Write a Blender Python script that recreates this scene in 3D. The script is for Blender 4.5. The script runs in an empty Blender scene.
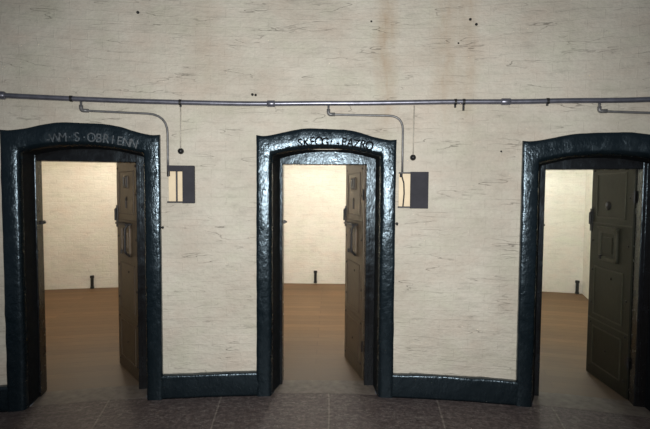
import bpy, bmesh, math, random
from mathutils import Vector, Matrix, noise

C = bpy.context.scene.collection
sc = bpy.context.scene
random.seed(7)

# ------------------------------------------------------------------ place
R, D0 = 9.103, 3.9227            # radius of the curved gallery wall, distance of its middle
YC = D0 - R
TH = [-0.2041, 0.0105, 0.2496]   # angular position of the three doorways
HALF = 0.055                     # half angular width of the hole in the wall
HOLE_TOP = 2.10
DEEP = 4.8                       # depth of the cells


def W(th, off=0.0, z=0.0):       # point on (or off) the curved wall; +off goes into the wall
    r = R + off
    return Vector((r * math.sin(th), YC + r * math.cos(th), z))


# ------------------------------------------------------------------ materials
def new_mat(name):
    m = bpy.data.materials.new(name)
    m.use_nodes = True
    nt = m.node_tree
    b = nt.nodes['Principled BSDF']
    return m, nt, b


def N(nt, typ, **kw):
    n = nt.nodes.new(typ)
    for k, v in kw.items():
        if k in n.inputs:
            n.inputs[k].default_value = v
        else:
            setattr(n, k, v)
    return n


def L(nt, a, b):
    nt.links.new(a, b)


def ramp(nt, src, stops):
    r = nt.nodes.new('ShaderNodeValToRGB')
    el = r.color_ramp.elements
    while len(el) < len(stops):
        el.new(0.5)
    for e, (p, c) in zip(el, stops):
        e.position = p
        e.color = (c[0], c[1], c[2], 1) if isinstance(c, tuple) else (c, c, c, 1)
    L(nt, src, r.inputs['Fac'])
    return r.outputs['Color']


def mixc(nt, fac, a, b, blend='MIX'):
    n = nt.nodes.new('ShaderNodeMix')
    n.data_type = 'RGBA'
    n.blend_type = blend
    for sock, v in ((n.inputs['Factor'], fac), (n.inputs['A'], a), (n.inputs['B'], b)):
        pass
    def put(i, v):
        s = n.inputs[i]
        if hasattr(v, 'links'):
            L(nt, v, s)
        elif isinstance(v, (int, float)):
            s.default_value = v
        else:
            s.default_value = (v[0], v[1], v[2], 1)
    put(0, fac); put(6, a); put(7, b)
    return n.outputs[2]


def mathn(nt, op, a, b=None, clamp=False):
    n = nt.nodes.new('ShaderNodeMath')
    n.operation = op
    n.use_clamp = clamp
    for i, v in enumerate((a, b)):
        if v is None:
            continue
        if hasattr(v, 'links'):
            L(nt, v, n.inputs[i])
        else:
            n.inputs[i].default_value = v
    return n.outputs[0]


def scaled_uv(nt, sx, sy, ox=0, oy=0):
    tc = nt.nodes.new('ShaderNodeTexCoord')
    mp = nt.nodes.new('ShaderNodeMapping')
    mp.inputs['Scale'].default_value = (sx, sy, 1)
    mp.inputs['Location'].default_value = (ox, oy, 0)
    L(nt, tc.outputs['UV'], mp.inputs['Vector'])
    return mp.outputs['Vector']


def noise_tex(nt, vec, scale, detail=4, rough=0.55):
    n = N(nt, 'ShaderNodeTexNoise')
    n.inputs['Scale'].default_value = scale
    n.inputs['Detail'].default_value = detail
    n.inputs['Roughness'].default_value = rough
    L(nt, vec, n.inputs['Vector'])
    return n.outputs['Fac']


def painted_brick(name, light, dark, crack, stain=None, crack_amt=0.5, bump=0.5, brick_h=0.078, brick_w=0.9, joint=0.3, streaks=None, mortar_depth=0.35):
    """lime-washed brickwork in metre UVs: soft courses, broken cracks, blotches"""
    m, nt, b = new_mat(name)
    tc = nt.nodes.new('ShaderNodeTexCoord')
    uv = tc.outputs['UV']
    # wavy courses
    wob = N(nt, 'ShaderNodeTexNoise')
    wob.inputs['Scale'].default_value = 4.0
    wob.inputs['Detail'].default_value = 3
    L(nt, uv, wob.inputs['Vector'])
    vm = N(nt, 'ShaderNodeVectorMath', operation='MULTIPLY_ADD')
    vm.inputs[1].default_value = (0.05, 0.05, 0)
    L(nt, wob.outputs['Color'], vm.inputs[0])
    L(nt, uv, vm.inputs[2])
    br = N(nt, 'ShaderNodeTexBrick')
    br.inputs['Scale'].default_value = 1.0
    br.inputs['Brick Width'].default_value = brick_w
    br.inputs['Row Height'].default_value = brick_h
    br.inputs['Mortar Size'].default_value = 0.007
    br.inputs['Mortar Smooth'].default_value = 1.0
    L(nt, vm.outputs[0], br.inputs['Vector'])
    mortar = br.outputs['Fac']
    # stretched noise: thin horizontal cracks in the paint
    st = scaled_uv(nt, 1.0, 7.0)
    cr = noise_tex(nt, st, 1.9, 3, 0.5)
    lay = ramp(nt, noise_tex(nt, scaled_uv(nt, 1.0, 3.4, 1, 5), 4.2, 7, 0.68), [(0.28, 0.80), (0.45, 0.97), (0.6, 1.0), (0.75, 1.06)])  # light and dark of the brick ridges put into the colour
    crk = ramp(nt, cr, [(0.0, 0.0), (0.492, 0.0), (0.5, 1.0), (0.508, 0.0), (1.0, 0.0)])
    msk = noise_tex(nt, scaled_uv(nt, 1, 3.0, 3.1, 1.7), 2.4, 4)
    mk = ramp(nt, msk, [(0.0, 0.0), (0.52, 0.0), (0.66, 1.0), (1.0, 1.0)])
    cracks = mathn(nt, 'MULTIPLY', crk, mk)
    mm = mathn(nt, 'MULTIPLY', mortar, ramp(nt, noise_tex(nt, uv, 3.3, 5), [(0.0, 0.0), (0.45, 0.05), (0.68, 1.0), (1, 1.0)]))
    blot = ramp(nt, noise_tex(nt, uv, 1.7, 6, 0.6), [(0.0, dark), (0.36, dark), (0.62, light), (1, light)])
    fine = ramp(nt, noise_tex(nt, uv, 42, 5, 0.7), [(0, 0.82), (0.4, 0.94), (0.6, 1.0), (1.0, 1.08)])
    col = mixc(nt, 1.0, blot, fine, 'MULTIPLY')
    col = mixc(nt, 1.0, col, lay, 'MULTIPLY')
    # faint green and pink drift in the old limewash
    hue = ramp(nt, noise_tex(nt, scaled_uv(nt, 1, 1.5, 7, 2), 2.6, 5, 0.6), [(0.3, (0.965, 1.0, 0.965)), (0.5, (1, 1, 1)), (0.7, (1.0, 0.955, 0.945))])
    col = mixc(nt, 1.0, col, hue, 'MULTIPLY')
    if streaks:                               # rusty water runs high on the wall
        sx = N(nt, 'ShaderNodeSeparateXYZ')
        L(nt, uv, sx.inputs['Vector'])
        wx = mathn(nt, 'ADD', sx.outputs['X'], mathn(nt, 'MULTIPLY', mathn(nt, 'SUBTRACT', noise_tex(nt, uv, 3.0, 4), 0.5), 0.16))
        up = ramp(nt, mathn(nt, 'DIVIDE', sx.outputs['Y'], 4.0), [(0.52, 0.0), (0.66, 1.0)])
        for c, hw, am in streaks:
            d = mathn(nt, 'DIVIDE', mathn(nt, 'ABSOLUTE', mathn(nt, 'SUBTRACT', wx, c)), hw)
            f = mathn(nt, 'MULTIPLY', mathn(nt, 'SUBTRACT', 1.0, d, True), mathn(nt, 'MULTIPLY', up, ramp(nt, noise_tex(nt, scaled_uv(nt, 6, 2), 2.0, 5, 0.65), [(0.3, 0.25), (0.65, 1.0)])))
            col = mixc(nt, mathn(nt, 'MULTIPLY', f, am), col, stain)
    if stain and not streaks:
        sn = noise_tex(nt, scaled_uv(nt, 5.0, 0.55, 0.4, 0), 1.0, 5, 0.6)
        sf = ramp(nt, sn, [(0, 0), (0.57, 0), (0.72, 1), (1, 1)])
        col = mixc(nt, mathn(nt, 'MULTIPLY', sf, 0.55), col, stain)
    col = mixc(nt, mathn(nt, 'MULTIPLY', mm, joint), col, crack)
    col = mixc(nt, mathn(nt, 'MULTIPLY', cracks, crack_amt), col, crack)
    L(nt, col, b.inputs['Base Color'])
    b.inputs['Roughness'].default_value = 0.62
    b.inputs['Specular IOR Level'].default_value = 0.25
    h = mathn(nt, 'ADD', mathn(nt, 'MULTIPLY', mortar, -mortar_depth), mathn(nt, 'MULTIPLY', noise_tex(nt, scaled_uv(nt, 1, 1.8), 14, 6, 0.6), 1.1))
    h = mathn(nt, 'ADD', h, mathn(nt, 'MULTIPLY', cracks, -0.8))
    bp = N(nt, 'ShaderNodeBump')
    bp.inputs['Strength'].default_value = bump
    bp.inputs['Distance'].default_value = 0.02
    L(nt, h, bp.inputs['Height'])
    L(nt, bp.outputs['Normal'], b.inputs['Normal'])
    return m


def simple(name, col, rough=0.5, metal=0.0, var=0.15, scale=30, bump=0.15, spec=0.5, dist=0.004, coat=0.0, low_shade=0.0):
    m, nt, b = new_mat(name)
    tc = nt.nodes.new('ShaderNodeTexCoord')
    v = tc.outputs['Object']
    n1 = noise_tex(nt, v, scale, 5, 0.6)
    c0 = tuple(max(0, c * (1 - var)) for c in col)
    c1 = tuple(min(1, c * (1 + var)) for c in col)
    cc = ramp(nt, n1, [(0.3, c0), (0.7, c1)])
    if low_shade:                                   # lamp falloff painted in: colour darkens towards the foot
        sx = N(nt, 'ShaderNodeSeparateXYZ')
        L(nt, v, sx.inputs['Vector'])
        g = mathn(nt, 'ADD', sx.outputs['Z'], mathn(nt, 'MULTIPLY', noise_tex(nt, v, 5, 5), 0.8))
        cc = mixc(nt, 1.0, cc, ramp(nt, mathn(nt, 'DIVIDE', g, 2.4), [(0.2, 1 - low_shade), (0.7, 1.0)]), 'MULTIPLY')
    L(nt, cc, b.inputs['Base Color'])
    b.inputs['Roughness'].default_value = rough
    b.inputs['Metallic'].default_value = metal
    b.inputs['Specular IOR Level'].default_value = spec
    b.inputs['Coat Weight'].default_value = coat
    if bump:
        bp = N(nt, 'ShaderNodeBump')
        bp.inputs['Strength'].default_value = bump
        bp.inputs['Distance'].default_value = dist
        L(nt, noise_tex(nt, v, scale * 2.2, 4), bp.inputs['Height'])
        L(nt, bp.outputs['Normal'], b.inputs['Normal'])
    return m


def gloss_black(name, base=(0.004, 0.008, 0.011), rough=0.24, bump=0.26, spec=0.8, dusty=1.0):
    """many coats of glossy black paint over rough plaster: lumps, runs and chips"""
    m, nt, b = new_mat(name)
    tc = nt.nodes.new('ShaderNodeTexCoord')
    v = tc.outputs['Object']
    mp = N(nt, 'ShaderNodeMapping')
    mp.inputs['Scale'].default_value = (1, 1, 0.5)
    L(nt, v, mp.inputs['Vector'])
    n1 = noise_tex(nt, mp.outputs['Vector'], 62, 3, 0.6)
    n2 = noise_tex(nt, v, 15, 4, 0.5)
    chips = ramp(nt, noise_tex(nt, v, 38, 3, 0.5), [(0, 0), (0.775, 0), (0.79, 1), (1, 1)])
    colr = mixc(nt, mathn(nt, 'MULTIPLY', chips, 0.8 * dusty), base, (0.35, 0.36, 0.36))
    dust = ramp(nt, noise_tex(nt, v, 6, 6, 0.7), [(0, 0), (0.5, 0.0), (0.8, 0.2 * dusty), (1, 0.25 * dusty)])
    colr = mixc(nt, dust, colr, (0.03, 0.038, 0.042))
    L(nt, colr, b.inputs['Base Color'])
    L(nt, ramp(nt, n2, [(0.3, rough * 0.8), (0.7, rough * 1.3)]), b.inputs['Roughness'])
    b.inputs['Specular IOR Level'].default_value = spec
    b.inputs['Specular Tint'].default_value = (0.66, 0.85, 1.0, 1)
    h = mathn(nt, 'ADD', mathn(nt, 'MULTIPLY', n1, 0.8), mathn(nt, 'MULTIPLY', n2, 1.2))
    bp = N(nt, 'ShaderNodeBump')
    bp.inputs['Strength'].default_value = bump
    bp.inputs['Distance'].default_value = 0.014
    L(nt, h, bp.inputs['Height'])
    L(nt, bp.outputs['Normal'], b.inputs['Normal'])
    return m


def plank_floor(name):
    m, nt, b = new_mat(name)
    uv = scaled_uv(nt, 1, 1)
    br = N(nt, 'ShaderNodeTexBrick')
    br.inputs['Scale'].default_value = 1.0
    br.inputs['Brick Width'].default_value = 2.4
    br.inputs['Row Height'].default_value = 0.14
    br.inputs['Mortar Size'].default_value = 0.003
    br.inputs['Mortar Smooth'].default_value = 0.3
    br.inputs['Color1'].default_value = (0.150, 0.088, 0.043, 1)
    br.inputs['Color2'].default_value = (0.200, 0.118, 0.058, 1)
    br.inputs['Mortar'].default_value = (0.07, 0.04, 0.022, 1)
    L(nt, uv, br.inputs['Vector'])
    gr = ramp(nt, noise_tex(nt, scaled_uv(nt, 1.5, 26), 3, 6, 0.6), [(0.25, 0.68), (0.7, 1.12)])
    col = mixc(nt, 1.0, br.outputs['Color'], gr, 'MULTIPLY')
    # greyer and darker towards the threshold
    sx = N(nt, 'ShaderNodeSeparateXYZ')
    L(nt, uv, sx.inputs['Vector'])
    ww = mathn(nt, 'ADD', sx.outputs['Y'], mathn(nt, 'MULTIPLY', noise_tex(nt, uv, 2.2, 5), 1.2))
    near_tone = ramp(nt, mathn(nt, 'DIVIDE', ww, 3.0), [(0.25, 0.75), (0.75, 0.0)])
    col = mixc(nt, near_tone, col, (0.105, 0.085, 0.068))
    L(nt, col, b.inputs['Base Color'])
    b.inputs['Roughness'].default_value = 0.55
    b.inputs['Specular IOR Level'].default_value = 0.3
    bp = N(nt, 'ShaderNodeBump')
    bp.inputs['Strength'].default_value = 0.25
    bp.inputs['Distance'].default_value = 0.004
    L(nt, mathn(nt, 'MULTIPLY', br.outputs['Fac'], -1.0), bp.inputs['Height'])
    L(nt, bp.outputs['Normal'], b.inputs['Normal'])
    return m


def flagstone(name):
    m, nt, b = new_mat(name)
    uv = scaled_uv(nt, 1, 1, 0.33, 0.1)
    br = N(nt, 'ShaderNodeTexBrick')
    br.inputs['Scale'].default_value = 1.0
    br.inputs['Brick Width'].default_value = 0.92
    br.inputs['Row Height'].default_value = 0.85
    br.inputs['Mortar Size'].default_value = 0.009
    br.inputs['Mortar Smooth'].default_value = 0.5
    br.inputs['Color1'].default_value = (0.078, 0.061, 0.060, 1)
    br.inputs['Color2'].default_value = (0.10, 0.078, 0.074, 1)
    br.inputs['Mortar'].default_value = (0.17, 0.145, 0.13, 1)
    L(nt, uv, br.inputs['Vector'])
    n1 = noise_tex(nt, uv, 26, 8, 0.8)
    col = mixc(nt, 1.0, br.outputs['Color'], ramp(nt, n1, [(0.3, 0.25), (0.5, 0.9), (0.7, 2.0)]), 'MULTIPLY')
    scr = ramp(nt, noise_tex(nt, scaled_uv(nt, 1, 3, 2, 0), 4.5, 6, 0.6), [(0, 0), (0.488, 0), (0.5, 1), (0.512, 0), (1, 0)])
    col = mixc(nt, mathn(nt, 'MULTIPLY', scr, 0.6), col, (0.27, 0.245, 0.23))
    L(nt, col, b.inputs['Base Color'])
    b.inputs['Roughness'].default_value = 0.6
    b.inputs['Specular IOR Level'].default_value = 0.3
    bp = N(nt, 'ShaderNodeBump')
    bp.inputs['Strength'].default_value = 0.5
    bp.inputs['Distance'].default_value = 0.006
    L(nt, mathn(nt, 'ADD', n1, mathn(nt, 'MULTIPLY', br.outputs['Fac'], -0.8)), bp.inputs['Height'])
    L(nt, bp.outputs['Normal'], b.inputs['Normal'])
    return m


M = {}
M['wall'] = painted_brick('cream_painted_brick', (0.66, 0.62, 0.535), (0.56, 0.515, 0.435), (0.15, 0.13, 0.11),
                          stain=(0.46, 0.36, 0.26), crack_amt=0.62, bump=0.6, joint=0.05, brick_w=0.24, mortar_depth=0.13, streaks=[(0.585, 0.13, 0.9), (1.08, 0.16, 0.7), (1.26, 0.10, 0.65), (-0.9, 0.2, 0.25)])
M['cell'] = painted_brick('cell_whitewashed_brick', (0.84, 0.81, 0.74), (0.78, 0.745, 0.67), (0.42, 0.36, 0.29),
                          crack_amt=0.3, bump=0.4, joint=0.28, brick_w=0.24)
M['black'] = gloss_black('glossy_black_paint')
M['black_frame'] = gloss_black('black_painted_timber', base=(0.007, 0.006, 0.006), rough=0.23, bump=0.14, spec=0.6, dusty=0.25)
M['black_dull'] = simple('dull_black_reveal_paint', (0.007, 0.009, 0.011), 0.7, var=0.4, scale=30, bump=0.3, spec=0.12)
M['black_matte'] = simple('dull_black', (0.008, 0.009, 0.01), 0.6, var=0.3)
M['letter_dark'] = simple('black_letter_paint', (0.004, 0.005, 0.006), 0.75, var=0.1, spec=0.1)
M['letter_pale'] = simple('worn_letter_paint', (0.075, 0.088, 0.10), 0.35, var=0.7, scale=60)  # black letters; their highlight is painted in as a paler tone
M['leaf'] = simple('brown_painted_iron', (0.098, 0.069, 0.041), 0.42, var=0.22, scale=9, bump=0.25, spec=0.45, low_shade=0.45)
M['leaf_olive'] = simple('olive_painted_iron', (0.019, 0.020, 0.013), 0.42, var=0.2, scale=9, bump=0.25, spec=0.4, low_shade=0.4)  # olive leaf; the weaker light on it is darkened into the colour
M['groove'] = simple('worn_brown_edge', (0.070, 0.050, 0.031), 0.5, var=0.25, scale=20)
M['groove_olive'] = simple('worn_olive_edge', (0.042, 0.043, 0.029), 0.45, var=0.25, scale=20)
M['iron'] = simple('dark_iron', (0.022, 0.022, 0.024), 0.42, metal=0.4, var=0.35, scale=40, bump=0.3)
M['pipe'] = simple('grey_painted_conduit', (0.20, 0.205, 0.25), 0.34, metal=0.7, var=0.25, scale=14, bump=0.12)
M['thin'] = simple('dull_grey_conduit', (0.17, 0.17, 0.175), 0.42, metal=0.3, var=0.25, scale=25)
M['rod'] = simple('painted_over_rod', (0.46, 0.43, 0.37), 0.6, var=0.2, scale=40)
M['box'] = simple('dark_grey_sheet_metal', (0.045, 0.045, 0.054), 0.75, metal=0.0, spec=0.15, var=0.14, scale=12, bump=0.1)
M['box_edge'] = simple('darker_box_rim', (0.03, 0.03, 0.034), 0.5, var=0.2, scale=20)
M['liner'] = simple('cream_painted_liner', (0.82, 0.68, 0.47), 0.55, var=0.08, scale=10, bump=0.1)  # cell light glowing through the niche, put in as a cream colour
M['planks'] = plank_floor('worn_floor_boards')
M['flags'] = flagstone('dark_stone_flags')
M['sill'] = simple('worn_grey_stone', (0.115, 0.098, 0.085), 0.65, var=0.35, scale=14, bump=0.5, dist=0.006)
M['cellceil'] = simple('whitewashed_vault', (0.7, 0.66, 0.58), 0.8, var=0.08, scale=6)
M['lamp'] = simple('lamp_housing', (0.5, 0.5, 0.48), 0.5)


def emit_mat(name, col, s):
    m, nt, b = new_mat(name)
    b.inputs['Base Color'].default_value = (*col, 1)
    b.inputs['Emission Color'].default_value = (*col, 1)
    b.inputs['Emission Strength'].default_value = s
    return m


# ------------------------------------------------------------------ mesh helpers
def link(name, bm, mat, parent=None, smooth=False, loc=None, rotz=None):
    me = bpy.data.meshes.new(name)
    bmesh.ops.recalc_face_normals(bm, faces=bm.faces)
    bm.to_mesh(me)
    bm.free()
    if smooth:
        for p in me.polygons:
            p.use_smooth = True
    me.materials.append(mat)
    o = bpy.data.objects.new(name, me)
    C.objects.link(o)
    if parent is not None:
        o.parent = parent
    if loc is not None:
        o.location = loc
    if rotz is not None:
        o.rotation_euler = (0, 0, rotz)
    return o


def empty(name, loc, rotz=0.0):
    o = bpy.data.objects.new(name, None)
    o.empty_display_size = 0.1
    o.location = loc
    o.rotation_euler = (0, 0, rotz)
    C.objects.link(o)
    return o


def tag(o, label=None, cat=None, group=None, kind=None):
    if label: o['label'] = label
    if cat: o['category'] = cat
    if group: o['group'] = group
    if kind: o['kind'] = kind
    return o


def box(bm, x0, x1, y0, y1, z0, z1, bev=0.0, mtx=None):
    r = bmesh.ops.create_cube(bm, size=1.0)
    vs = r['verts']
    m = Matrix.Translation(((x0 + x1) / 2, (y0 + y1) / 2, (z0 + z1) / 2)) @ Matrix.Diagonal((abs(x1 - x0), abs(y1 - y0), abs(z1 - z0), 1))
    bmesh.ops.transform(bm, matrix=m, verts=vs)
    if bev > 0:
        es = list({e for v in vs for e in v.link_edges})
        g = bmesh.ops.bevel(bm, geom=es, offset=bev, segments=2, affect='EDGES', profile=0.6)
        vs = list({v for f in g['faces'] for v in f.verts} | {v for v in vs if v.is_valid})
    if mtx is not None:
        bmesh.ops.transform(bm, matrix=mtx, verts=vs)
    return vs


def tube(bm, pts, r, seg=10, cap=True):
    """sweep a circle along a polyline, with mitred joints"""
    pts = [Vector(p) for p in pts]
    n = len(pts)
    up = Vector((0, 0, 1))
    rings = []
    prev = None
    for i, p in enumerate(pts):
        if i == 0: t = pts[1] - p
        elif i == n - 1: t = p - pts[i - 1]
        else: t = (pts[i + 1] - p).normalized() + (p - pts[i - 1]).normalized()
        t.normalize()
        if prev is None:
            a = up if abs(t.dot(up)) < 0.9 else Vector((1, 0, 0))
            u = t.cross(a).normalized()
        else:
            u = (prev - t * prev.dot(t)).normalized()
        prev = u
        w = t.cross(u)
        rr = r[i] if isinstance(r, (list, tuple)) else r
        rings.append([bm.verts.new(p + (u * math.cos(2 * math.pi * k / seg) + w * math.sin(2 * math.pi * k / seg)) * rr) for k in range(seg)])
    for i in range(n - 1):
        for k in range(seg):
            bm.faces.new((rings[i][k], rings[i][(k + 1) % seg], rings[i + 1][(k + 1) % seg], rings[i + 1][k]))
    if cap:
        bm.faces.new(rings[0][::-1]); bm.faces.new(rings[-1])


def dome(bm, c, r, flat=0.5, axis=-1, seg=10, rings=4):
    """button head standing on the plane y = c.y, bulging towards axis*y"""
    c = Vector(c)
    prev = None
    top = bm.verts.new(c + Vector((0, axis * r * flat, 0)))
    for j in range(1, rings + 1):
        a = math.pi / 2 * j / rings
        ring = [bm.verts.new(c + Vector((r * math.sin(a) * math.cos(2 * math.pi * k / seg), axis * r * flat * math.cos(a), r * math.sin(a) * math.sin(2 * math.pi * k / seg)))) for k in range(seg)]
        for k in range(seg):
            if prev is None:
                bm.faces.new((top, ring[k], ring[(k + 1) % seg]))
            else:
                bm.faces.new((prev[k], ring[k], ring[(k + 1) % seg], prev[(k + 1) % seg]))
        prev = ring
    bm.faces.new(prev)


def grid_faces(bm, uvfun, us, vs, posfun, skip=None, uvl=None):
    vmap = {}
    def vert(i, j):
        if (i, j) not in vmap:
            vmap[(i, j)] = bm.verts.new(posfun(us[i], vs[j]))
        return vmap[(i, j)]
    for i in range(len(us) - 1):
        for j in range(len(vs) - 1):
            if skip and skip((us[i] + us[i + 1]) / 2, (vs[j] + vs[j + 1]) / 2):
                continue
            f = bm.faces.new((vert(i, j), vert(i + 1, j), vert(i + 1, j + 1), vert(i, j + 1)))
            if uvl:
                for lp, (a, b) in zip(f.loops, ((i, j), (i + 1, j), (i + 1, j + 1), (i, j + 1))):
                    lp[uvl].uv = uvfun(us[a], vs[b])


def linspace(a, b, n):
    return [a + (b - a) * i / (n - 1) for i in range(n)]


# ------------------------------------------------------------------ the curved wall
TMAX = 0.56
bm = bmesh.new()
uvl = bm.loops.layers.uv.new('UVMap')
cuts = sorted(linspace(-TMAX, TMAX, 57) + [t + s * HALF for t in TH for s in (-1, 1)])
zs = sorted([-0.05] + linspace(0.3, 4.6, 15) + [HOLE_TOP])
grid_faces(bm, lambda t, z: (t * R, z), cuts, zs, lambda t, z: W(t, 0, z),
           skip=lambda t, z: any(abs(t - c) < HALF for c in TH) and z < HOLE_TOP, uvl=uvl)
tag(link('wall_back', bm, M['wall'], smooth=True), 'curved cream painted brick wall with three cell doorways', 'wall', kind='structure')

# corridor floor: stone flags laid round the curve
bm = bmesh.new()
uvl = bm.loops.layers.uv.new('UVMap')
grid_faces(bm, lambda t, r: (t * R, r), linspace(-TMAX, TMAX, 41), linspace(R - 6.0, R + 0.012, 8),
           lambda t, r: Vector((r * math.sin(t), YC + r * math.cos(t), 0)), uvl=uvl)
tag(link('floor', bm, M['flags']), 'dark stone flag floor of the corridor', 'floor', kind='structure')


# ------------------------------------------------------------------ black baseboards
def baseboard(name, t0, t1, label):
    bm = bmesh.new()
    n = max(4, int(abs(t1 - t0) * R / 0.04))
    prof = [(0.0, 0.0), (-0.047, 0.0), (-0.050, 0.02), (-0.050, 0.10), (-0.049, 0.175), (-0.047, 0.193), (-0.042, 0.198), (-0.03, 0.1995), (0.0, 0.2)]
    rows = []
    for t in linspace(t0, t1, n + 1):
        s = t * R
        row = []
        for k, (d, z) in enumerate(prof):
            wz = 0.008 * noise.noise(Vector((s * 3.1, 1.3, k * .2))) + 0.004 * noise.noise(Vector((s * 13, 4, 0))) if z > 0.12 else 0
            wd = 0.006 * noise.noise(Vector((s * 5, z * 9, 7))) if d < -0.01 else 0
            row.append(bm.verts.new(W(t, d + wd, max(0.0, z + wz))))
        rows.append(row)
    for a, b in zip(rows, rows[1:]):
        for k in range(len(prof) - 1):
            bm.faces.new((a[k], b[k], b[k + 1], a[k + 1]))
    bm.faces.new(rows[0]); bm.faces.new(rows[-1][::-1])
    return tag(link(name, bm, M['black'], smooth=True), label, 'baseboard', kind='structure')


e = 0.535 / R
baseboard('baseboard_far_left', -TMAX, TH[0] - e, 'black baseboard left of the left doorway')
baseboard('baseboard_left', TH[0] + e, TH[1] - e, 'black baseboard between the left and middle doorways')
baseboard('baseboard_right', TH[1] + e, TH[2] - e, 'black baseboard between the middle and right doorways')
baseboard('baseboard_far_right', TH[2] + e, TMAX, 'black baseboard right of the right doorway')


# ------------------------------------------------------------------ doorways
HO, HI = 0.583, 0.452            # half widths of the surround: outside, inner edge of its face
ZI, ZO = 2.035, 2.178            # heights at the corners


def smooth01(x):
    x = max(0.0, min(1.0, x))
    return x * x * (3 - 2 * x)


# the three surrounds were plastered by hand and differ: (left corner, right corner, rise, inner arch, timber head)
VAR = [(0.024, 0.020, -0.005, 0.004, 0.0), (0.032, -0.004, -0.006, 0.010, 0.0), (-0.018, -0.018, -0.028, -0.050, -0.042)]


def top_out(u, k):
    l, r, rise = VAR[k][:3]
    return (ZO + l + (r - l) * (u + 1) / 2 + (0.085 + rise) * (1 - smooth01((abs(u) - 0.22) / 0.74))
            + 0.006 * smooth01((abs(u) - .9) / .1))


def top_in(u, k): return ZI + VAR[k][3] + 0.062 * (1 - abs(u) ** 2.2)
def sag(s): return -s * s / (2 * R)


def surround_mesh(seed):
    bm = bmesh.new()
    k3 = seed - 1
    st = []                                   # stations: (inner point, outer point)
    for i in range(49):
        q = i / 48
        st.append(((-HI, q * top_in(-1, k3)), (-HO, q * top_out(-1, k3))))
    for i in range(1, 48):
        u = -1 + 2 * i / 48
        st.append(((HI * u, top_in(u, k3)), (HO * u, top_out(u, k3))))
    for i in range(48, -1, -1):
        q = i / 48
        st.append(((HI, q * top_in(1, k3)), (HO, q * top_out(1, k3))))
    # profile across the band: (fraction from outer to inner, depth); past 1.0 it turns into the reveal
    prof = [(0.0, 0.012), (0.0, -0.022), (0.015, -0.044), (0.05, -0.0500), (0.2, -0.0525), (0.5, -0.054), (0.78, -0.0525), (0.91, -0.0465), (0.98, -0.028), (1.02, 0.0)]
    rev = [(0.004, 0.03), (0.010, 0.09), (0.016, 0.15), (0.022, 0.20)]
    rows = []
    for i, (pi, po) in enumerate(st):
        row = []
        ins = i / (len(st) - 1)
        for f, d in prof:
            x = po[0] + (pi[0] - po[0]) * f
            z = po[1] + (pi[1] - po[1]) * f
            row.append((x, d, z))
        # reveal: shrink towards the opening's middle
        for k, dd in rev:
            sc_ = 1.0 - k / 0.45
            x = pi[0] * sc_
            if pi[0] < 0: x += k * (-0.3, 1.3, 1.6)[seed - 1] * smooth01(-pi[0] / 0.30)
            z = pi[1] - k * 0.6 if pi[1] > 1.9 else pi[1]
            row.append((x, dd, z))
        vr = []
        for k, (x, d, z) in enumerate(row):
            nv = noise.noise(Vector((x * 9 + seed * 11, z * 9, d * 9)))
            nv2 = noise.noise(Vector((x * 31 + seed * 7, z * 31, d * 30 + 3)))
            amp = 0.0 if k == 0 else 1.0
            dx = amp * (0.0032 * nv + 0.0016 * nv2)
            dy = amp * (0.0045 * noise.noise(Vector((x * 12 + 5, z * 5, seed * 3.0))) + 0.0014 * nv2)
            flare = 0.004 * max(0, 1 - z / 0.25) if k > 0 and abs(x) > 0.3 else 0       # jamb foot swells a little
            vr.append(bm.verts.new((x + dx, d + sag(x) + dy - flare, max(0.0, z + (dx if z > 0.05 else 0)))))
        rows.append(vr)
    for a, b in zip(rows, rows[1:]):
        for k in range(len(a) - 1):
            f = bm.faces.new((a[k], a[k + 1], b[k + 1], b[k]))
            if k >= 9: f.material_index = 1
    return bm


def arch_text(text, s0, s1, height, lift, mat, parent, seed, thick=0.004, bold=0.0):
    """raised hand-cut lettering that follows the arch"""
    bm = bmesh.new()
    n = len(text)
    for i, ch in enumerate(text):
        if ch == ' ':
            continue
        cu = bpy.data.curves.new('glyph', 'FONT')
        cu.body = ch
        cu.size = 1.0
        cu.align_x = 'CENTER'
        cu.extrude = 0.05
        cu.offset = bold
        ob = bpy.data.objects.new('glyph', cu)
        C.objects.link(ob)
        dg = bpy.context.evaluated_depsgraph_get()
        me = bpy.data.meshes.new_from_object(ob.evaluated_get(dg))
        bpy.data.objects.remove(ob)
        bpy.data.curves.remove(cu)
        s = s0 + (s1 - s0) * i / (n - 1)
        u = s / HI
        zb = top_in(u, seed - 1) + lift
        slope = (top_in(min(1, u + .02), seed - 1) - top_in(max(-1, u - .02), seed - 1)) / (0.04 * HI)
        rng = random.Random(seed * 100 + i)
        ang = math.atan(slope) + rng.uniform(-.05, .05)
        k = height / 0.70
        m = (Matrix.Translation((s, -0.0545 + sag(s), zb)) @ Matrix.Rotation(-ang, 4, 'Y')
             @ Matrix.Diagonal((k * 0.85, thick / 0.05, k * rng.uniform(.92, 1.06), 1)) @ Matrix.Rotation(math.pi / 2, 4, 'X'))
        me.transform(m)
        bm.from_mesh(me)
        bpy.data.meshes.remove(me)
    return link('inscription', bm, mat, parent)


FLS, FR = [-0.425, -0.385, -0.365], 0.352           # clear opening between the timber posts
HEAD = 1.985
Y0, Y1 = 0.165, 0.300            # depth of the timber frame inside the reveal


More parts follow.
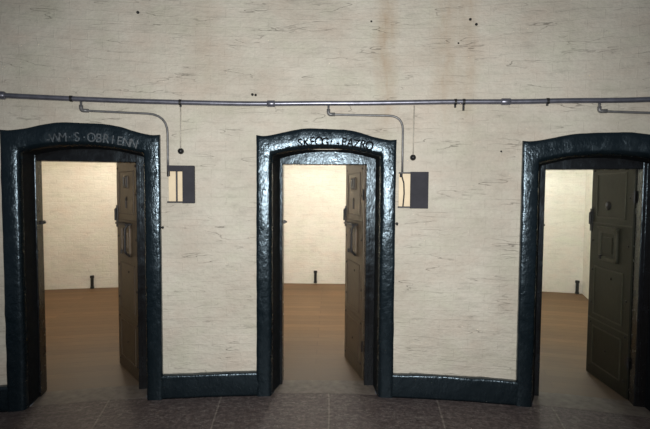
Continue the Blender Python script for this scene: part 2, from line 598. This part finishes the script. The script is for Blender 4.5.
def inner_frame(parent, k):
    FL = FLS[k]
    HD = HEAD + VAR[k][4]
    fr = empty('inner_frame', (0, 0, 0)); fr.parent = parent
    bm = bmesh.new(); box(bm, -0.50, FL, Y0, Y1, 0.0, 2.15, 0.006)
    link('post', bm, M['black_frame'], fr)
    bm = bmesh.new(); box(bm, FR, 0.50, Y0, Y1, 0.0, 2.15, 0.006)
    box(bm, FR + 0.028, FR + 0.036, Y0 - 0.006, Y0 + 0.01, 0.05, 2.1, 0.002)
    link('post', bm, M['black_frame'], fr)
    bm = bmesh.new(); box(bm, FL - 0.01, FR + 0.01, Y0 + 0.003, Y1 - 0.002, HD, 2.15, 0.006)
    link('lintel', bm, M['black_frame'], fr)
    bm = bmesh.new()                      # iron keep on the left post that took the bolt
    box(bm, FL - 0.004, FL + 0.014, Y1 - 0.055, Y1 + 0.012, 1.455, 1.485, 0.003)
    box(bm, FL - 0.004, FL + 0.028, Y1 - 0.03, Y1 - 0.012, 1.462, 1.478, 0.002)
    link('bolt_keep', bm, M['iron'], parent)


doorlab = ['left', 'middle', 'right']
DOORS = []
for k, th in enumerate(TH):
    o = W(th)
    d = empty('door_%d' % (k + 1), o, -th)
    tag(d, ['glossy black arched doorway surround at the left with pale worn lettering',
            'glossy black arched doorway surround in the middle reading SKEOG PAZRO',
            'unlettered black arched doorway surround at the right edge'][k], 'doorway', kind='structure')
    sr = link('surround', surround_mesh(k + 1), M['black'], d, smooth=True)
    sr.data.materials.append(M['black_dull'])
    inner_frame(d, k)
    DOORS.append(d)
arch_text("-WM\u00b7S\u00b7OBRIENN", -0.245, 0.375, 0.070, 0.030, M['letter_pale'], DOORS[0], 1)
arch_text("SKEOG\u00b7-PAZRO", -0.215, 0.350, 0.072, 0.022, M['letter_dark'], DOORS[1], 2, 0.006, 0.018)

# stone thresholds
for k, th in enumerate(TH):
    bm = bmesh.new()
    vs = []
    nn = 12
    for i in range(nn + 1):
        x = -0.44 + 0.88 * i / nn
        row = [bm.verts.new((x, y + sag(x) + 0.006 * noise.noise(Vector((x * 6, y * 5, k))), z)) for y, z in ((0.0, -0.02), (0.0, 0.003), (0.08, 0.006), (0.2, 0.006), (0.27, 0.004), (0.285, -0.02))]
        vs.append(row)
    for a, b in zip(vs, vs[1:]):
        for j in range(5):
            bm.faces.new((a[j], b[j], b[j + 1], a[j + 1]))
    link('threshold', bm, M['sill'], DOORS[k])


# ------------------------------------------------------------------ cells behind
def to_world(th, s, dep, z):
    o = W(th)
    return o + Vector((math.cos(th) * s + math.sin(th) * dep, -math.sin(th) * s + math.cos(th) * dep, z))


def quad_sheet(name, th, pts, uvs, mat, label, cat):
    bm = bmesh.new()
    uvl = bm.loops.layers.uv.new('UVMap')
    v = [bm.verts.new(to_world(th, *p)) for p in pts]
    f = bm.faces.new(v)
    for lp, uv in zip(f.loops, uvs):
        lp[uvl].uv = uv
    me = bpy.data.meshes.new(name)
    bm.to_mesh(me); bm.free()
    me.materials.append(mat)
    ob = bpy.data.objects.new(name, me)
    C.objects.link(ob)
    return tag(ob, label, cat, kind='structure')


CH = 2.75
FZ = -0.006
widths = [(-1.45, 0.88, -2.35, 1.18), (-0.90, 0.90, -1.18, 1.18), (-0.90, 0.95, -1.18, 1.178)]
for k, th in enumerate(TH):
    a0, a1, b0, b1 = widths[k]
    y0, y1 = 0.286, DEEP
    w = doorlab[k]
    ou = k * 7.3
    quad_sheet('wall_back_cell_%d' % (k + 1), th, [(b0, y1, FZ), (b1, y1, FZ), (b1, y1, CH), (b0, y1, CH)],
               [(b0 + ou, 0), (b1 + ou, 0), (b1 + ou, CH), (b0 + ou, CH)], M['cell'], 'whitewashed brick rear wall of the %s cell' % w, 'wall')
    for nm, p, q in (('left', a0, b0), ('right', a1, b1)):
        ln = math.hypot(q - p, y1 - y0)
        quad_sheet('wall_%s_cell_%d' % (nm, k + 1), th, [(p, y0, FZ), (q, y1, FZ), (q, y1, CH), (p, y0, CH)],
                   [(ou + 3, 0), (ou + 3 + ln, 0), (ou + 3 + ln, CH), (ou + 3, CH)], M['cell'], 'whitewashed %s side wall of the %s cell' % (nm, w), 'wall')
    quad_sheet('floor_cell_%d' % (k + 1), th, [(a0, y0 - .01, FZ), (a1, y0 - .01, FZ), (b1, y1, FZ), (b0, y1, FZ)],
               [(a0 + ou, 0), (a1 + ou, 0), (b1 + ou, y1 - y0), (b0 + ou, y1 - y0)], M['planks'], 'worn brown board floor of the %s cell' % w, 'floor')
    quad_sheet('ceiling_cell_%d' % (k + 1), th, [(a0, y0, CH), (a1, y0, CH), (b1, y1, CH), (b0, y1, CH)],
               [(0, 0), (1, 0), (1, 1), (0, 1)], M['cellceil'], 'plain whitewashed ceiling of the %s cell' % w, 'ceiling')
    # inner face of the front wall, with the door hole
    bm = bmesh.new(); uvl = bm.loops.layers.uv.new('UVMap')
    grid_faces(bm, lambda s, z: (s, z), [a0, -0.46, 0.46, a1], [FZ, 2.11, CH], lambda s, z: to_world(th, s, y0, z),
               skip=lambda s, z: abs(s) < 0.46 and z < 2.1, uvl=uvl)
    tag(link('wall_front_cell_%d' % (k + 1), bm, M['cell']), 'inner face of the front wall of the %s cell' % w, 'wall', kind='structure')


# ------------------------------------------------------------------ cell door leaves
LW, LT, LH = 0.635, 0.048, 2.03


def cell_door(k, angle, mat, edge, label):
    """local frame: hinge line at x=0, leaf runs to x=-LW, outer face at y=0 (towards the corridor when shut)"""
    th = TH[k]
    hinge = to_world(th, FR - 0.012, 0.292, 0.0)
    root = empty('cell_door', hinge, -th - math.radians(angle))
    tag(root, label, 'door', 'open cell doors', 'thing')
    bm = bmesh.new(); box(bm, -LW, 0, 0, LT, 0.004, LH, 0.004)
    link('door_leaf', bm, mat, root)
    # raised beads that mark out the iron plates
    def panel(z0, z1, x0=-LW + 0.09, x1=-0.10):
        bm = bmesh.new()
        w, t = 0.013, 0.006
        box(bm, x0, x1, -t, 0.001, z0, z0 + w, 0.002)
        box(bm, x0, x1, -t, 0.001, z1 - w, z1, 0.002)
        box(bm, x0, x0 + w, -t, 0.001, z0, z1, 0.002)
        box(bm, x1 - w, x1, -t, 0.001, z0, z1, 0.002)
        link('panel_moulding', bm, edge, root)
    panel(1.52, 1.93); panel(0.60, 1.06); panel(0.12, 0.49)
    for zz in (1.462, 0.545):
        bm = bmesh.new()
        box(bm, -LW + 0.004, -0.004, -0.004, 0.001, zz, zz + 0.012, 0.001)
        link('plate_seam', bm, edge, root)
    # spyhole
    cx = -LW * 0.52
    bm = bmesh.new()
    if k < 2:
        box(bm, cx - 0.075, cx + 0.075, -0.010, 0.001, 1.765, 1.885, 0.004)
        sp = link('spyhole_plate', bm, edge, root)
        bm = bmesh.new()
        box(bm, cx - 0.055, cx - 0.020, -0.018, -0.006, 1.775, 1.875, 0.004)
        box(bm, cx + 0.020, cx + 0.055, -0.018, -0.006, 1.775, 1.875, 0.004)
        box(bm, cx - 0.03, cx + 0.03, -0.016, -0.006, 1.775, 1.80, 0.004)
        link('slide', bm, M['iron'], sp)
    else:
        dome(bm, (cx - .03, 0.0, 1.635), 0.042, 0.35, seg=16)
        sp = link('spyhole_plate', bm, M['iron'], root, smooth=True)
        bm = bmesh.new(); dome(bm, (cx - 0.03, -0.0125, 1.645), 0.018, 0.3)
        link('glass', bm, M['pipe'], sp, smooth=True)
    # keyhole escutcheon below it
    if k < 2:
        bm = bmesh.new()
        dome(bm, (cx, 0.0, 1.665), 0.024, 0.4, seg=12)
        box(bm, cx - 0.010, cx + 0.010, -0.008, 0.001, 1.58, 1.665, 0.003)
        link('keyhole_cover', bm, M['iron'], root)
    # lock on the closing edge
    bm = bmesh.new()
    box(bm, -LW - 0.008, -LW + 0.035, -0.008, LT + 0.004, 1.385, 1.60, 0.004)
    lk = link('lock_plate', bm, M['iron'], root)
    bm = bmesh.new()
    box(bm, -LW - 0.030, -LW - 0.008, 0.010, 0.036, 1.445, 1.485, 0.003)
    tube(bm, [(-LW + 0.014, -0.004, 1.57), (-LW + 0.014, -0.018, 1.555), (-LW + 0.014, -0.020, 1.45)], [0.012, 0.012, 0.009], 8)
    link('bolt', bm, M['iron'], lk)
    # food hatch
    hx0, hx1, hz0, hz1 = cx - 0.135, cx + 0.145, 1.13, 1.425
    bm = bmesh.new()
    b = 0.04
    box(bm, hx0, hx1, -0.020, 0.001, hz1 - b, hz1, 0.006)
    box(bm, hx0, hx1, -0.020, 0.001, hz0, hz0 + b, 0.006)
    box(bm, hx0, hx0 + b, -0.020, 0.001, hz0, hz1, 0.006)
    box(bm, hx1 - b, hx1, -0.020, 0.001, hz0, hz1, 0.006)
    hf = link('hatch_frame', bm, edge if k == 2 else mat, root)
    bm = bmesh.new(); box(bm, hx0 + b, hx1 - b, -0.010, 0.002, hz0 + b, hz1 - b, 0.003)
    box(bm, hx0 + b + .03, hx1 - b - .03, -0.018, -0.008, hz0 + b + .035, hz1 - b - .035, 0.004)
    link('hatch_flap', bm, mat, hf)
    bm = bmesh.new(); box(bm, hx0 - 0.012, hx1 + 0.012, -0.062 if k < 2 else -0.034, 0.0, hz1, hz1 + 0.018, 0.004)
    if k < 2:
        tube(bm, [(hx1 - .005, -0.035, hz1), (hx1 - .005, -0.058, hz1 - .03), (hx1 - .005, -0.058, hz0 + .05), (hx1 - .005, -0.018, hz0 + .01)], 0.011, 8)
    link('hatch_ledge', bm, M['iron'] if k < 2 else edge, hf)
    bm = bmesh.new(); box(bm, hx0 + .02, hx0 + .055, -0.032, 0.0, hz0 + .012, hz0 + .05, 0.004)
    link('hatch_catch', bm, M['iron'], hf)
    # bolt heads through the plates
    for (x, z) in [(-LW + .04, 1.96), (-.05, 1.96), (-.05, 1.71), (-LW + .045, 1.30), (-.05, 1.30), (-LW + .05, 1.02), (cx + .05, 0.98),
                   (-.05, 0.83), (-LW + .05, 0.70), (-.05, 0.52), (-LW + .05, 0.51), (cx, 0.30), (-.05, 0.14), (-LW + .05, 0.08)]:
        bm = bmesh.new(); dome(bm, (x, 0.0, z), 0.0125, 0.6, seg=8, rings=3)
        link('rivet', bm, M['iron'], root, smooth=True)
    # strap hinges on the hinge side
    for z in (0.32, 1.72):
        bm = bmesh.new()
        tube(bm, [(0.004, -0.002, z - 0.05), (0.004, -0.002, z + 0.05)], 0.009, 10)
        box(bm, -0.035, 0.0, -0.006, 0.001, z - 0.028, z + 0.028, 0.002)
        link('hinge', bm, M['iron'], root)
    return root


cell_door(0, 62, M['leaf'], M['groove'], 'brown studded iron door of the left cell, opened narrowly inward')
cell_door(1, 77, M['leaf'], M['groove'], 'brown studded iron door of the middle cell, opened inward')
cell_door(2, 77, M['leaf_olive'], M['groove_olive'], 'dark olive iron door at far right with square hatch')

# small black stubs at the foot of each cell's rear wall
def stub_at(k, s, z0, lab):
    bm = bmesh.new()
    tube(bm, [(0, 0, 0.0), (0, 0, 0.19)], [0.026, 0.026], 12)
    tube(bm, [(0, 0, 0.185), (0, 0, 0.225)], [0.034, 0.034], 12)
    tube(bm, [(0, 0, -0.004), (0, 0, 0.03)], [0.034, 0.030], 12)
    o = link('pipe_stub', bm, M['black_matte'], None, loc=to_world(TH[k], s, DEEP - 0.036, z0))
    return tag(o, lab, 'pipe', 'black pipe stubs in the cells')


stub_at(0, -1.27, 0.0, 'short black upright stub at foot of the left cell rear wall')
stub_at(1, -0.24, 0.02, 'short black upright stub at foot of the middle cell rear wall')
stub_at(2, 1.09, 0.0, 'short black upright stub near the corner of the right cell')


# ------------------------------------------------------------------ conduits on the wall
PZ = [(-0.56, 2.466), (-0.2678, 2.467), (-0.1901, 2.468), (-0.0777, 2.471), (0.0182, 2.483), (0.1133, 2.488), (0.2026, 2.475), (0.2831, 2.458), (0.56, 2.44)]


def pz(t):
    for (a, za), (b, zb) in zip(PZ, PZ[1:]):
        if a <= t <= b:
            return za + (zb - za) * smooth01((t - a) / (b - a))
    return PZ[-1][1]


main = empty('conduit_pipe', W(0, -0.027, 2.47))
tag(main, 'long grey metal conduit pipe running across the wall above the doorways', 'pipe')


def rel(o, p):
    return Vector(p) - o.location


POFF, PR = -0.027, 0.0205
bm = bmesh.new()
tube(bm, [rel(main, W(t, POFF, pz(t))) for t in linspace(-0.55, 0.55, 120)], PR, 14)
link('tube', bm, M['pipe'], main, smooth=True)
for t, hw, r in [(-0.2695, 0.05, 0.031), (-0.0404, 0.034, 0.027), (0.1703, 0.038, 0.027)]:
    bm = bmesh.new()
    tube(bm, [rel(main, W(t + q * hw / R, POFF, pz(t + q * hw / R))) for q in (-1, -.85, 0, .85, 1)], [r - .004, r, r, r, r - .004], 14)
    link('coupling', bm, M['pipe'], main, smooth=True)
for t, drop in [(-0.2135, 0.0), (-0.122, 0.02), (0.1343, 0.055), (0.127, 0.03), (0.205, 0.02)]:
    bm = bmesh.new()
    c = rel(main, W(t, POFF, pz(t)))
    tt = Vector((math.cos(t), -math.sin(t), 0))
    tube(bm, [c - tt * 0.010, c + tt * 0.010], 0.0245, 12)
    if drop:
        p = rel(main, W(t, -0.012, pz(t) - 0.015))
        tube(bm, [p, p - Vector((0, 0, drop))], 0.009, 8)
    link('clip', bm, M['iron'], main)


def wall_path(pts, off, r0, round_r=0.05):
    """polyline on the wall with rounded corners; pts are (theta, z[, off])"""
    P = [Vector((p[0] * R, p[1], p[2] if len(p) > 2 else off)) for p in pts]
    out = [P[0]]
    for i in range(1, len(P) - 1):
        a, b, c = P[i - 1], P[i], P[i + 1]
        rr = pts[i][3] if len(pts[i]) > 3 else round_r
        rr = min(rr, (a - b).length * .48, (c - b).length * .48)
        s, e_ = b + (a - b).normalized() * rr, b + (c - b).normalized() * rr
        for q in linspace(0, 1, 7):
            out.append((1 - q) ** 2 * s + 2 * q * (1 - q) * b + q * q * e_)
    out.append(P[-1])
    res = [out[0]]
    for a, b in zip(out, out[1:]):
        n = max(1, int((b - a).length / 0.12))
        for j in range(1, n + 1):
            res.append(a + (b - a) * j / n)
    return [W(p.x / R, p.z, p.y) for p in res]


def conduit(name, pts, label, r=0.0095):
    path = wall_path(pts, -0.017, r)
    root = empty(name, path[0])
    tag(root, label, 'pipe', 'thin branch conduits')
    bm = bmesh.new()
    tube(bm, [rel(root, p) for p in path], r, 10)
    link('tube', bm, M['thin'], root, smooth=True)
    # cast elbow fitting where it leaves the pipe
    bm = bmesh.new()
    t0 = pts[0][0]; z1 = pts[1][1]
    ep = wall_path([(t0, pts[0][1] - 0.028), (t0, z1), (t0 + 0.055 / R, z1)], -0.017, r, 0.03)
    tube(bm, [rel(root, p) for p in ep], r + 0.006, 10)
    link('elbow', bm, M['thin'], root, smooth=True)
    return root


conduit('branch_conduit', [(-0.2060, 2.449), (-0.2060, 2.380, -0.017, 0.03), (-0.1335, 2.371, -0.017, 0.16), (-0.1335, 1.862)],
        'thin conduit above left doorway bending down to a wall box')
conduit('branch_conduit', [(0.0123, 2.464), (0.0123, 2.392, -0.017, 0.03), (0.0806, 2.379, -0.017, 0.12), (0.0806, 1.900)],
        'thin conduit above middle doorway bending down to a wall box')
conduit('branch_conduit', [(0.2462, 2.449), (0.2462, 2.384, -0.017, 0.03), (0.32, 2.335, -0.017, 0.12), (0.32, 1.90)],
        'thin conduit above right doorway leaving the frame at right')


# ------------------------------------------------------------------ lamp boxes beside the doors
def lamp_box(t0, t1, z0, z1, split, inner_bar, label):
    tc_ = (t0 + t1) / 2
    root = empty('lamp_box', W(tc_, 0, z0), -tc_)
    tag(root, label, 'box', 'grey boxes on the wall')
    w = (t1 - t0) * R
    h = z1 - z0
    x0, x1 = -w / 2, w / 2
    D = 0.055
    bm = bmesh.new()
    box(bm, x0 + .004, x1, -D, 0.0, h - 0.012, h, 0.002)
    box(bm, x0, x1, -D, 0.0, 0, 0.012, 0.002)
    box(bm, x1 - 0.010, x1, -D, 0.0, 0.0, h, 0.002)
    link('housing', bm, M['box_edge'], root)
    bm = bmesh.new()
    box(bm, x0 + 0.006, x1 - 0.008, -0.014, -0.001, 0.010, h - 0.010, 0.002)
    link('cream_liner', bm, M['liner'], root)
    bm = bmesh.new()
    xs = x0 + w * split
    box(bm, xs, x1 + 0.003, -D - 0.006, -D + 0.002, -0.003, h + 0.003, 0.002)
    if inner_bar == 'top':
        box(bm, x0 + 0.004, xs, -D - 0.004, -D + 0.002, h - 0.045, h + 0.003, 0.002)
    cv = link('cover_plate', bm, M['box'], root)
    bm = bmesh.new()
    xb = x0 + w * (0.33 if inner_bar == 'top' else 0.19)
    if inner_bar == 'top':
        box(bm, xb - 0.006, xb + 0.007, -0.03, -0.012, 0.012, h - 0.02, 0.002)
    else:
        tube(bm, [(x0 + w * .10, -0.03, h - .005), (x0 + w * .13, -0.032, h * .86), (xb, -0.03, h * .7), (xb + .004, -0.03, h * .4), (xb - .004, -0.028, 0.012)], 0.006, 8)
    link('cable', bm, M['box_edge'], root)
    bm = bmesh.new()
    xc = x0 + w * (0.03 if inner_bar == 'top' else 0.10)
    tube(bm, [(xc, -0.02, h * .72 if inner_bar == 'top' else h * .86), (xc, -0.02, h * 1.0)], 0.0125, 10)
    link('cable_gland', bm, M['iron'], root)
    return root


lamp_box(-0.1338, -0.1098, 1.647, 1.950, 0.57, 'top', 'dark grey box beside left doorway, two cream strips showing')
lamp_box(0.0770, 0.1036, 1.616, 1.912, 0.40, 'bar', 'grey box beside middle doorway with one cable across its cream strip')


def pull_rod(t, z0, z1, label):
    root = empty('rod_with_knob', W(t, 0, z1), -t)
    tag(root, label, 'rod', 'painted rods ending in black knobs')
    bm = bmesh.new()
    tube(bm, [(0.003, -0.007, z0 - z1), (0.001, -0.008, (z0 - z1) * .5), (0, -0.012, 0.0)], 0.005, 8)
    link('rod', bm, M['rod'], root, smooth=True)
    bm = bmesh.new()
    dome(bm, (0, 0.0, -0.004), 0.026, 1.15, seg=14, rings=5)
    link('knob', bm, M['iron'], root, smooth=True)
    return root


pull_rod(-0.1224, 2.455, 2.078, 'painted thin rod ending in black knob above the left box')
pull_rod(0.0903, 2.465, 2.040, 'painted thin rod ending in black knob above the right box')

# old nails and plugs
for t, z, r, lab in [(-0.1582, 3.183, 0.014, 'old black nail high on the wall at upper left'),
                     (-0.0577, 2.553, 0.013, 'left nail of a pair just above the pipe'),
                     (-0.0548, 2.550, 0.012, 'right nail of a pair just above the pipe'),
                     (0.0508, 3.160, 0.010, 'small rusty nail high above the middle doorway'),
                     (0.1388, 3.153, 0.013, 'upper nail of a pair high at upper right'),
                     (0.1441, 3.111, 0.013, 'lower nail of a pair high at upper right'),
                     (0.1289, 2.966, 0.009, 'single nail below the upper right pair'),
                     (0.1680, 2.084, 0.009, 'small nail left of the right doorway'),
                     (0.0765, 1.480, 0.014, 'dark plug in the wall below the right box'),
                     (-0.1390, 1.440, 0.012, 'dark plug by the left doorway below its box')]:
    bm = bmesh.new()
    dome(bm, (0, 0.003, 0), r, 0.8, seg=9, rings=3)
    tube(bm, [(0, 0.0, 0), (0.003, -r * 1.1, -r * 0.7)], r * 0.45, 6)
    tag(link('nail', bm, M['iron'], None, loc=W(t, 0, z), rotz=-t), lab, 'nail', 'old nails and plugs in the wall')


# ------------------------------------------------------------------ light
def add_light(name, typ, loc, energy, col, size=0.1, target=None, **kw):
    ld = bpy.data.lights.new(name, typ)
    ld.energy = energy
    ld.color = col
    for k_, v_ in kw.items():
        setattr(ld, k_, v_)
    if typ == 'AREA':
        ld.size = size
    else:
        ld.shadow_soft_size = size
    o = bpy.data.objects.new(name, ld)
    o.location = loc
    C.objects.link(o)
    if target is not None:
        o.rotation_euler = (Vector(target) - Vector(loc)).to_track_quat('-Z', 'Y').to_euler()
    return o


add_light('camera_flash', 'SPOT', (0.10, -0.02, 1.86), 590, (1.0, 0.985, 0.95), 0.05, target=(0.12, 4.0, 1.75), spot_size=math.radians(105), spot_blend=1.0)
cell_e = [(50, (1.0, 0.89, 0.73)), (78, (1.0, 0.96, 0.88)), (53, (0.97, 1.0, 0.92))]
for k, th in enumerate(TH):
    sx = [-0.75, 0.0, 0.15][k]
    add_light('cell_lamp', 'POINT', to_world(th, sx, [3.5, 3.0, 3.4][k], 2.45), cell_e[k][0], cell_e[k][1], 0.12)

w = bpy.data.worlds.new('world')
w.use_nodes = True
w.node_tree.nodes['Background'].inputs[0].default_value = (0.78, 0.88, 1.0, 1)
w.node_tree.nodes['Background'].inputs[1].default_value = 0.10
sc.world = w

# ------------------------------------------------------------------ camera
cam = bpy.data.cameras.new('camera')
cam.sensor_fit = 'HORIZONTAL'
cam.sensor_width = 36.0
cam.lens = 462.27 / 650 * 36
co = bpy.data.objects.new('camera', cam)
C.objects.link(co)
PITCH, ROLL, YAW = 0.0503, 0.0065, -0.002
co.matrix_world = (Matrix.Translation((0.0961, 0, 1.75)) @ Matrix.Rotation(-YAW, 4, 'Z')
                   @ Matrix.Rotation(math.pi / 2 - PITCH, 4, 'X') @ Matrix.Rotation(ROLL, 4, 'Z'))
sc.camera = co
sc.view_settings.view_transform = 'Standard'
sc.view_settings.look = 'None'
